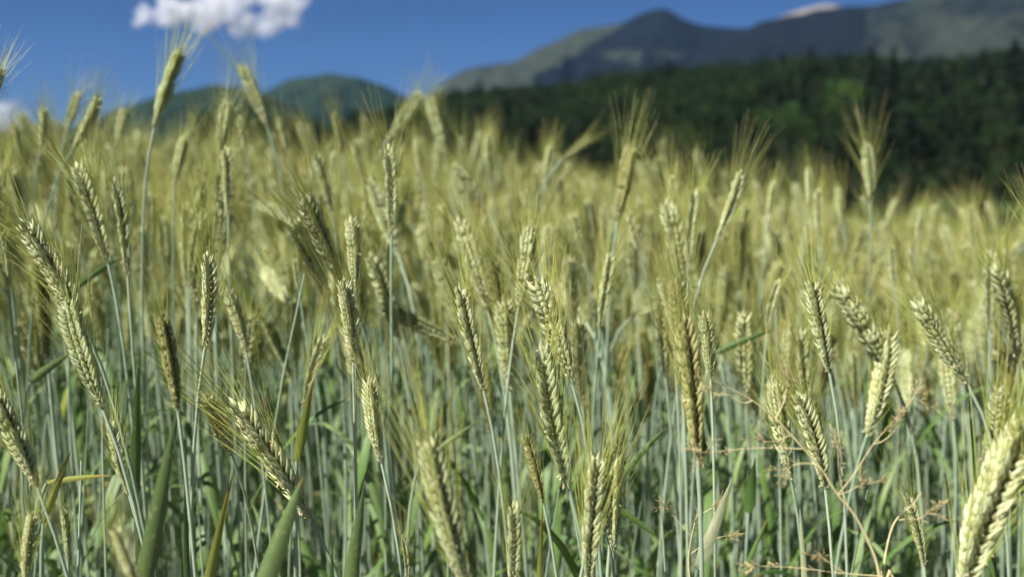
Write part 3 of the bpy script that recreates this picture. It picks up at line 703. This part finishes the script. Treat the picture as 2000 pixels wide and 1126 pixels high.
# ------------------------------------------------------------------ trees
def mat_foliage(name, c0, c1):
    m, t = newmat(name); oi = N(t, 'ShaderNodeObjectInfo').outputs['Random']; geo = N(t, 'ShaderNodeTexCoord').outputs['Object']
    f = math_(t, 'ADD', math_(t, 'MULTIPLY', noise_(t, geo, .8, 3), .9), math_(t, 'MULTIPLY', math_(t, 'SUBTRACT', oi, .5), .8))
    c = mixc(t, mapr(t, f, .2, .8), c0, c1); finish(t, c, .6, .2, .25); return m
M_BARK = mat_simple('bark', (.09, .07, .05), (.16, .13, .1), .9, .1, 0, 3)
M_CON = mat_foliage('conifer_needles', (.008, .020, .012), (.020, .038, .016))
M_BRO = mat_foliage('broadleaf_foliage', (.007, .021, .008), (.024, .054, .012))
M_BRI = mat_foliage('bright_foliage', (.04, .10, .02), (.08, .15, .03))
def tree_mb(kind, seed, H):
    rng = random.Random(seed); tr, cr = MB(), MB()
    lean = Vector((rng.gauss(0, .3), rng.gauss(0, .3), 0))
    tp = lambda u: lean * u * u + Vector((0, 0, H * u))
    top = .97 if kind == 'con' else .7
    tr.tube([tp(u * top) for u in (0, .1, .35, .6, .8, 1)], [H*.022*(1-.85*u) for u in (0, .1, .35, .6, .8, 1)], 7)
    def leaf(c, s):
        a = Vector((rng.gauss(0,1), rng.gauss(0,1), rng.gauss(0,1))).normalized(); b = a.orthogonal().normalized()
        b = Matrix.Rotation(rng.random()*6.28, 3, a) @ b; d = a.cross(b)
        cr.quad(c - b*s, c + d*s*.6, c + b*s, c - d*s*.6)
    if kind == 'con':
        nl = 20
        for i in range(nl):
            u = .14 + .84 * i / nl; rad = H * .19 * (1 - u) ** .8 * rng.uniform(.8, 1.15) + .1
            nb = 8
            for k in range(nb):
                az = rng.random() * 6.28; L = rad * rng.uniform(.7, 1.15)
                p0 = tp(u); e = p0 + Vector((math.cos(az) * L, math.sin(az) * L, -L * .28))
                tr.tube([p0, e], [H*.003, .01], 3)
                for q in range(9):
                    f = (q + rng.random()) / 9; leaf(p0.lerp(e, f) + Vector((rng.gauss(0, .14), rng.gauss(0, .14), rng.gauss(0, .12))) * L * .6, H * .022 * rng.uniform(.7, 1.3))
    else:
        for k in range(26):
            az = rng.random() * 6.28; u0 = rng.uniform(.25, .68); el = rng.uniform(.2, 1.2); L = H * rng.uniform(.16, .36) * (1 if kind == 'bro' else .6)
            p0 = tp(u0); e = p0 + Vector((math.cos(az) * math.cos(el), math.sin(az) * math.cos(el), math.sin(el))) * L
            tr.tube([p0, (p0 + e) / 2 + Vector((0, 0, .1 * L)), e], [H*.007, H*.004, .01], 4)
            rr = H * rng.uniform(.07, .12)
            for q in range(62):
                v = Vector((rng.gauss(0,1), rng.gauss(0,1), rng.gauss(0,.8))).normalized() * rr * rng.uniform(.5, 1.1)
                leaf(e + v, H * .018 * rng.uniform(.7, 1.4))
    return tr, cr
def tree_thing(name, label, kind, x, y, r, H, seed, mat):
    """(x, y) is the pixel of the crown's top"""
    az, el = ray(x, y); X, Y = r * math.sin(az), r * math.cos(az)
    z = terrain(X, Y); topz = CAMZ + el * r; H = max(6.0, topz - z)
    root = empty(name, (X, Y, z)); tag(root, label, 'tree')
    a, b = tree_mb(kind, seed, H)
    link('trunk', a.mesh('trunk', [M_BARK]), root); link('crown', b.mesh('crown', [mat], smooth=False), root)
tree_thing('conifer_tree', 'tall dark conifer on the skyline, left one of the pair above the bright tree', 'con', 1702, 80, 235, 14, 1, M_CON)
tree_thing('conifer_tree', 'tall dark conifer on the skyline, right one of the pair above the bright tree', 'con', 1742, 82, 230, 14, 2, M_CON)
tree_thing('conifer_tree', 'dark conifer poking above the forest edge left of the skyline pair', 'con', 1585, 84, 300, 14, 3, M_CON)
tree_thing('conifer_tree', 'tallest dark conifer at the right edge of the photograph', 'con', 1985, 66, 210, 14, 4, M_CON)
tree_thing('conifer_tree', 'conifer crown rising at the far right beside the tallest one', 'con', 1925, 88, 225, 14, 5, M_CON)
tree_thing('broadleaf_tree', 'bright green tree in front of the dark forest, left of the tall narrow one', 'bro', 1515, 190, 128, 9, 6, M_BRI)
tree_thing('broadleaf_tree', 'tall narrow bright green tree in front of the dark forest', 'nar', 1650, 128, 150, 9, 7, M_BRI)
tree_thing('broadleaf_tree', 'round yellow green tree low in the forest near the centre', 'bro', 1080, 226, 135, 9, 8, M_BRI)
tree_thing('broadleaf_tree', 'mid green tree at the left end of the wooded slope', 'bro', 905, 200, 190, 9, 9, M_BRO)

def proto_collection(name, objs):
    c = bpy.data.collections.new(name)
    for i, (n, me) in enumerate(objs):
        o = bpy.data.objects.new(f'{n}.{i+1:03d}', me); c.objects.link(o)
    return c
def scatter(name, pts, rots, scls, idx, coll, label, cat, anchor_mats=None):
    """one object whose geometry nodes set an instance of the collection on every vertex"""
    me = bpy.data.meshes.new(name); me.vertices.add(len(pts)); me.vertices.foreach_set('co', np.array(pts, dtype=np.float32).ravel())
    for nme, ty, arr, key in (('rot', 'FLOAT_VECTOR', rots, 'vector'), ('scl', 'FLOAT', scls, 'value'), ('idx', 'INT', idx, 'value')):
        a = me.attributes.new(nme, ty, 'POINT'); a.data.foreach_set(key, np.array(arr, dtype=np.int32 if ty == 'INT' else np.float32).ravel())
    me.update(); o = link(name, me)
    g = bpy.data.node_groups.new(name + '_nodes', 'GeometryNodeTree')
    g.interface.new_socket('Geometry', in_out='INPUT', socket_type='NodeSocketGeometry'); g.interface.new_socket('Geometry', in_out='OUTPUT', socket_type='NodeSocketGeometry')
    gi, go = g.nodes.new('NodeGroupInput'), g.nodes.new('NodeGroupOutput')
    ci = g.nodes.new('GeometryNodeCollectionInfo'); ci.inputs['Collection'].default_value = coll
    ci.inputs['Separate Children'].default_value = True; ci.inputs['Reset Children'].default_value = True
    ip = g.nodes.new('GeometryNodeInstanceOnPoints'); ip.inputs['Pick Instance'].default_value = True
    def na(n, ty):
        q = g.nodes.new('GeometryNodeInputNamedAttribute'); q.data_type = ty; q.inputs['Name'].default_value = n; return q.outputs['Attribute']
    e2r = g.nodes.new('FunctionNodeEulerToRotation')
    g.links.new(na('rot', 'FLOAT_VECTOR'), e2r.inputs[0])
    g.links.new(gi.outputs[0], ip.inputs['Points']); g.links.new(ci.outputs[0], ip.inputs['Instance'])
    g.links.new(na('idx', 'INT'), ip.inputs['Instance Index']); g.links.new(e2r.outputs[0], ip.inputs['Rotation']); g.links.new(na('scl', 'FLOAT'), ip.inputs['Scale'])
    g.links.new(ip.outputs[0], go.inputs[0])
    md = o.modifiers.new('scatter', 'NODES'); md.node_group = g
    return tag(o, label, cat, None, 'stuff')

rng = random.Random(77)
tp_ = []
for i in range(8):
    kind = 'con' if i < 4 else 'bro'
    a, b = tree_mb(kind, 50 + i, 12)
    off = len(a.v); a.v += b.v; a.f += [tuple(k + off for k in f) for f in b.f]; a.uv += b.uv; a.mi += [1] * len(b.f)
    tp_.append(('forest_tree', a.mesh('forest_tree', [M_BARK, M_CON if i < 4 else M_BRO], smooth=False)))
FT = proto_collection('forest_tree_kinds', tp_)
P_, R_, S_, I_ = [], [], [], []
r = 100.0
while r < 440:
    step = 4.2 + r * .006
    az = -.27
    while az < 1.05:
        a = az + rng.gauss(0, .3) * step / r; rr = r + rng.gauss(0, 1.5)
        x, y = rr * math.sin(a), rr * math.cos(a)
        pxx = 1000 + math.tan(a) * F
        if terrain(x, y) > -4.8 or True:
            con = rng.random() < (.06 if pxx < 1450 else min(.6, .1 + (pxx - 1450) / 700))
            if r > 290: con = con and rng.random() < .4
            if fbm(x * .012, y * .012, 7) > .38 and r < 290: con = not con
            P_.append((x, y, terrain(x, y) - .2)); R_.append((0, 0, rng.random() * 6.28)); S_.append(rng.uniform(.72, 1.0) * (1.0 if con else .85) * (.75 if r < 112 else 1)); I_.append(rng.randrange(4) if con else 4 + rng.randrange(4))
        az += step / r * rng.uniform(.8, 1.2)
    r += step
scatter('forest', P_, R_, S_, I_, FT, 'dense dark green forest covering the slope behind the field', 'forest')

# ------------------------------------------------------------------ wheat: prototypes for the plants placed by chance
HP = 1.0
def proto_plant(seed, hi, full, far, tilt=None):
    """stem, ear, awns and leaves in the plant's own space, ear tip near z = 1"""
    rg = random.Random(seed)
    tilt = R(abs(rg.gauss(8, 17))) if tilt is None else tilt
    L = rg.uniform(.078, .1)
    dirv = Vector((math.sin(tilt), rg.gauss(0, .08), math.cos(tilt))).normalized()
    tip = Vector((rg.uniform(.02, .08) + math.sin(tilt) * .1, 0, HP)); base = tip - dirv * L
    pts = bez(Vector((0, 0, 0)), Vector((0, 0, base.z * .5)), base - dirv * .14, base, 12 if not far else 6)
    n = len(pts); st = MB(); r = .0019 if not far else .0022
    st.tube(pts, [r * (1.25 - .45 * i / (n-1)) for i in range(n)], 6 if not far else 3)
    e, a = build_ear(seed * 3 + 1, nodes=30 if not far else 20, fat=rg.uniform(.86, 1.08), curve=rg.uniform(0, .15), awnL=rg.uniform(.055, .07), hi=hi, full=full, far=far, splay=rg.uniform(.9, 1.1))
    rot = dirv.to_track_quat('Z', 'Y').to_matrix().to_4x4() @ Matrix.Rotation(rg.random() * 6.28, 4, 'Z')
    M = Matrix.Translation(base) @ rot
    lv = []
    for q in range(rg.choice((2, 2, 3, 3)) if not far else 1):
        mb = MB(); hh = base.z * rg.choice((.3, .45, .6, .72)) * rg.uniform(.9, 1.1)
        leaf_blade(mb, (0, 0, hh), rg.random() * 6.28, rg.uniform(.12, .24), rg.uniform(.007, .013) * (1.4 if far else 1), R(rg.uniform(8, 40)), R(rg.uniform(20, 150)), rg, seg=8 if not far else 4, twist=rg.uniform(-1.2, 1.2))
        low = hh < .36
        lv.append((mb, rg.choice((M_LEAF_DRY, M_LEAF, M_LEAF_YEL)) if low else rg.choice((M_LEAF, M_LEAF, M_LEAF_GREY, M_LEAF, M_LEAF_GREY))))
    return st, e, a, M, lv
def merge(dst, src, M=None, mo=0):
    off = len(dst.v); dst.v += [tuple(M @ Vector(v)) for v in src.v] if M else src.v
    dst.f += [tuple(k + off for k in f) for f in src.f]; dst.uv += src.uv; dst.mi += [mo + k for k in src.mi]
ALLM = [M_STEM, M_EAR, M_ANTHER, M_AWN, M_LEAF, M_LEAF_GREY, M_LEAF_YEL, M_LEAF_DRY, M_EAR_OLIVE]
def merged_plant(seed, hi, full, far):
    st, e, a, M, lv = proto_plant(seed, hi, full, far); mb = MB()
    merge(mb, st, None, 0); merge(mb, e, M, 1 if seed % 6 else 8); merge(mb, a, M, 3)
    for l, mt in lv: merge(mb, l, None, ALLM.index(mt))
    mb.mi = [min(k, 8) for k in mb.mi]
    return mb.mesh('field_wheat', ALLM)

# individuals: whole plants copied with their parts
KINDS_N = 12
protos = []
for k in range(KINDS_N):
    st, e, a, M, lv = proto_plant(900 + k, True, True, False)
    root = empty('wheat_plant', (0, 0, 0)); tag(root, 'x', 'wheat plant')
    link('stem', st.mesh('stem', [M_STEM]), root)
    eo = link('ear', e.mesh('ear', [M_EAR if k != 5 else M_EAR_OLIVE, M_ANTHER]), root); eo.matrix_local = M
    link('awns', a.mesh('awns', [M_AWN]), eo)
    for l, mt in lv: link('leaf', l.mesh('leaf', [mt]), root)
    tipz = M @ Vector((0, 0, .045))
    protos.append((root, tipz, [False]))
def copy_tree(o, parent=None):
    c = o.copy(); C.objects.link(c)
    if parent: c.parent = parent; c.matrix_parent_inverse = o.matrix_parent_inverse.copy()
    for ch in o.children: copy_tree(ch, c)
    return c
MARKS = [(h[0], h[1], h[2], h[3]) for h in HERO]
rng = random.Random(5)
rand_plants = []; spots = [(h[1].location.x, h[1].location.y) for h in heroes]
tries = 0
def free(x, y, dmin, lst):
    return all((x - a) ** 2 + (y - b) ** 2 > dmin * dmin for a, b in lst)
NIND = 300 - len(HERO)
spots_r = []
while len(rand_plants) < NIND and tries < 60000:
    tries += 1
    d = math.sqrt(rng.uniform(.98 ** 2, 2.02 ** 2)); xn = rng.uniform(-.56, .56)
    x = xn * d; y = d
    if not free(x, y, .05, spots_r): continue
    rz = math.pi + rng.gauss(0, 1.25)
    k = rng.randrange(KINDS_N); root, tz, used = protos[k]
    rel = min(-.03, rng.gauss(-.115, .055)) - .088 * x * 0
    H = CAMZ + rel - (0.0)
    gz = ground_z(x, y); H = CAMZ + rel + gz - 0 - gz          # height of the ear tip above the local ground
    s = H / HP
    ec = Matrix.Translation((x, y, gz)) @ Matrix.Rotation(rz, 4, 'Z') @ (tz * s)
    p = to_px(ec)
    if d < 1.25 and any((p[0] - (m[0]+m[2])/2) ** 2 + (p[1] - (m[1]+m[3])/2) ** 2 < 50 ** 2 for m in MARKS): continue
    o = root if not used[0] else copy_tree(root); used[0] = True
    o.location = (x, y, gz); o.rotation_euler = (rng.gauss(0, .02), rng.gauss(0, .02), rz); o.scale = (s, s, s)
    rand_plants.append((o, p, d)); spots_r.append((x, y))

# every one of them is named by the nearest ear that is easy to point at
LAND = {0:'large sharp leaning ear at bottom left', 1:'sharp plump central ear', 2:'large braided ear', 7:'wide olive brown ear', 8:'dark backed short ear',
 10:'soft focus bottom centre ear', 15:'striped ear at upper left', 17:'left pale braided ear', 18:'right pale braided ear', 20:'broad open ear', 24:'upper stacked slim ear', 23:'lower stacked slim ear', 25:'pale straight silvery stemmed ear',
 27:'tallest ear under the cloud', 28:'slim ear on the skyline', 32:'slim ear crossing the dip', 34:'small pale leaning ear', 35:'ear below the green hill', 37:'nodding thin ear', 38:'right leaning fanned ear', 41:'ear with dark right half',
 43:'pinkish awned ear', 44:'green shaded ear', 45:'slim golden awned ear', 46:'right leaning blurred ear', 47:'lone ear before the forest', 49:'upright ear at the right edge', 51:'largest ear', 53:'faded ear behind the panicle', 62:'dark olive ear', 13:'white edged lower left ear', 14:'plump ear at the left edge'}
ORD = ['first','second','third','fourth','fifth','sixth','seventh','eighth','ninth','tenth','eleventh','twelfth','thirteenth','fourteenth','fifteenth','sixteenth','seventeenth','eighteenth']
buck = {}
for o, p, d in rand_plants:
    best = min(LAND, key=lambda i: (p[0] - (HERO[i][0] + HERO[i][2]) / 2) ** 2 + (p[1] - (HERO[i][1] + HERO[i][3]) / 2) ** 2)
    h = HERO[best]; dx = p[0] - (h[0] + h[2]) / 2; dy = p[1] - (h[1] + h[3]) / 2
    dr = ('right of' if dx > 0 else 'left of') if abs(dx) > abs(dy) else ('below' if dy > 0 else 'above')
    buck.setdefault((best, dr), []).append((dx * dx + dy * dy, o, d))
for (b, dr), lst in buck.items():
    lst.sort(key=lambda q: q[0])
    for i, (_, o, d) in enumerate(lst):
        tone = 'soft focus' if d < 1.35 else 'blurred'
        nth = 'nearest' if i == 0 else ORD[i] + ' nearest'
        o['label'] = f"{nth} {tone} wheat ear {dr} the {LAND[b]}"
        o['category'] = 'wheat plant'; o['group'] = 'wheat plants standing behind the sharp ones'

# the rest of the field, past counting
mid = [('field_wheat_mid', merged_plant(1300 + k, False, False, False)) for k in range(9)]
farp = [('field_wheat_z_far', merged_plant(1400 + k, False, False, True)) for k in range(6)]
def tiller(seed):
    rg = random.Random(seed); mb = MB()
    pts = bez(Vector((0, 0, 0)), Vector((0, 0, .4)), Vector((rg.gauss(0, .02), rg.gauss(0, .02), .7)), Vector((rg.gauss(0, .05), rg.gauss(0, .05), HP)), 10)
    mb.tube(pts, [.0021 * (1.2 - .8 * i / 10) for i in range(11)], 6, 0)
    for z in (4, 7): mb.tube([pts[z] - Vector((0,0,.005)), pts[z], pts[z] + Vector((0,0,.005))], [.0020, .0030, .0020], 6, 0)
    for q in range(rg.choice((1, 1, 2))):
        hh = rg.choice((4, 6, 7, 8))
        leaf_blade(mb, pts[hh], rg.random() * 6.28, rg.uniform(.12, .2), rg.uniform(.008, .013), R(rg.uniform(5, 25)), R(rg.uniform(5, 110)), rg, seg=8, twist=rg.uniform(-1.2, 1.2), mi=rg.choice((4, 5, 5, 4) if hh > 5 else (4, 7, 4)))
    return mb.mesh('field_wheat', ALLM)
till = [('field_wheat_zz_tiller', tiller(1500 + k)) for k in range(7)]
NM, NFR, NT = len(mid), len(farp), len(till)
WC = proto_collection('field_wheat_kinds', mid + farp + till)
P_, R_, S_, I_ = [], [], [], []
rng = random.Random(31)
def sow(d0, d1, azmax, dens, far, hmean=-.115, hs=.055, keep=None):
    n = int(azmax * (d1*d1 - d0*d0) * dens)
    for _ in range(n):
        d = math.sqrt(rng.uniform(d0*d0, d1*d1)); az = rng.uniform(-azmax, azmax)
        x, y = d * math.sin(az), d * math.cos(az)
        if keep and not keep(x, y): continue
        gz = terrain(x, y); H = CAMZ + rng.gauss(hmean, hs) + (.09 if rng.random() < .05 and not far else 0) + fbm(x * .35, y * .35, 2, 2) * .06
        P_.append((x, y, gz)); R_.append((rng.gauss(0, .04), rng.gauss(0, .04), math.pi + rng.gauss(0, 1.25))); S_.append(H / HP)
        I_.append(NM + NFR + rng.randrange(NT) if far == 2 else rng.randrange(NM) if not far else NM + rng.randrange(NFR))
inview = lambda x, y: abs(x) < .56 * y and y < 2.0
sow(.75, 2.2, 1.15, 170, False, keep=lambda x, y: not inview(x, y))
sow(1.35, 2.05, .52, 140, False, hmean=-.2, hs=.03, keep=inview)
sow(2.0, 4.5, .75, 290, False, hmean=-.10, hs=.07)
sow(4.5, 9, .72, 150, True, hmean=-.13, hs=.07)
sow(9, 18, .70, 55, True, hmean=-.20, hs=.07)
sow(18, 36, .70, 28, True, hmean=-.2, hs=.07)
sow(.85, 2.1, .56, 130, 2, hmean=-.30, hs=.09)
scatter('wheat_field', P_, R_, S_, I_, WC, 'dense mass of pale green and golden wheat filling the field behind', 'wheat field')

# ------------------------------------------------------------------ the air between here and the mountains
HAZE = 0.000028
m, t = newmat('haze_air'); v = N(t, 'ShaderNodeVolumePrincipled'); v.inputs['Color'].default_value = (.24, .44, 1.0, 1)
v.inputs['Density'].default_value = HAZE; v.inputs['Anisotropy'].default_value = 0.0
out = N(t, 'ShaderNodeOutputMaterial'); t.links.new(v.outputs[0], out.inputs['Volume'])
mb = MB(); X, Z0, Z1 = 7300.0, -320.0, 900.0
c8 = [(sx * X, sy * X, z) for z in (Z0, Z1) for sx, sy in ((-1, -1), (1, -1), (1, 1), (-1, 1))]
for f in ((0, 3, 2, 1), (4, 5, 6, 7), (0, 1, 5, 4), (1, 2, 6, 5), (2, 3, 7, 6), (3, 0, 4, 7)): mb.quad(*[c8[i] for i in f])
tag(link('haze', mb.mesh('haze', [m], smooth=False)), kind='stuff')
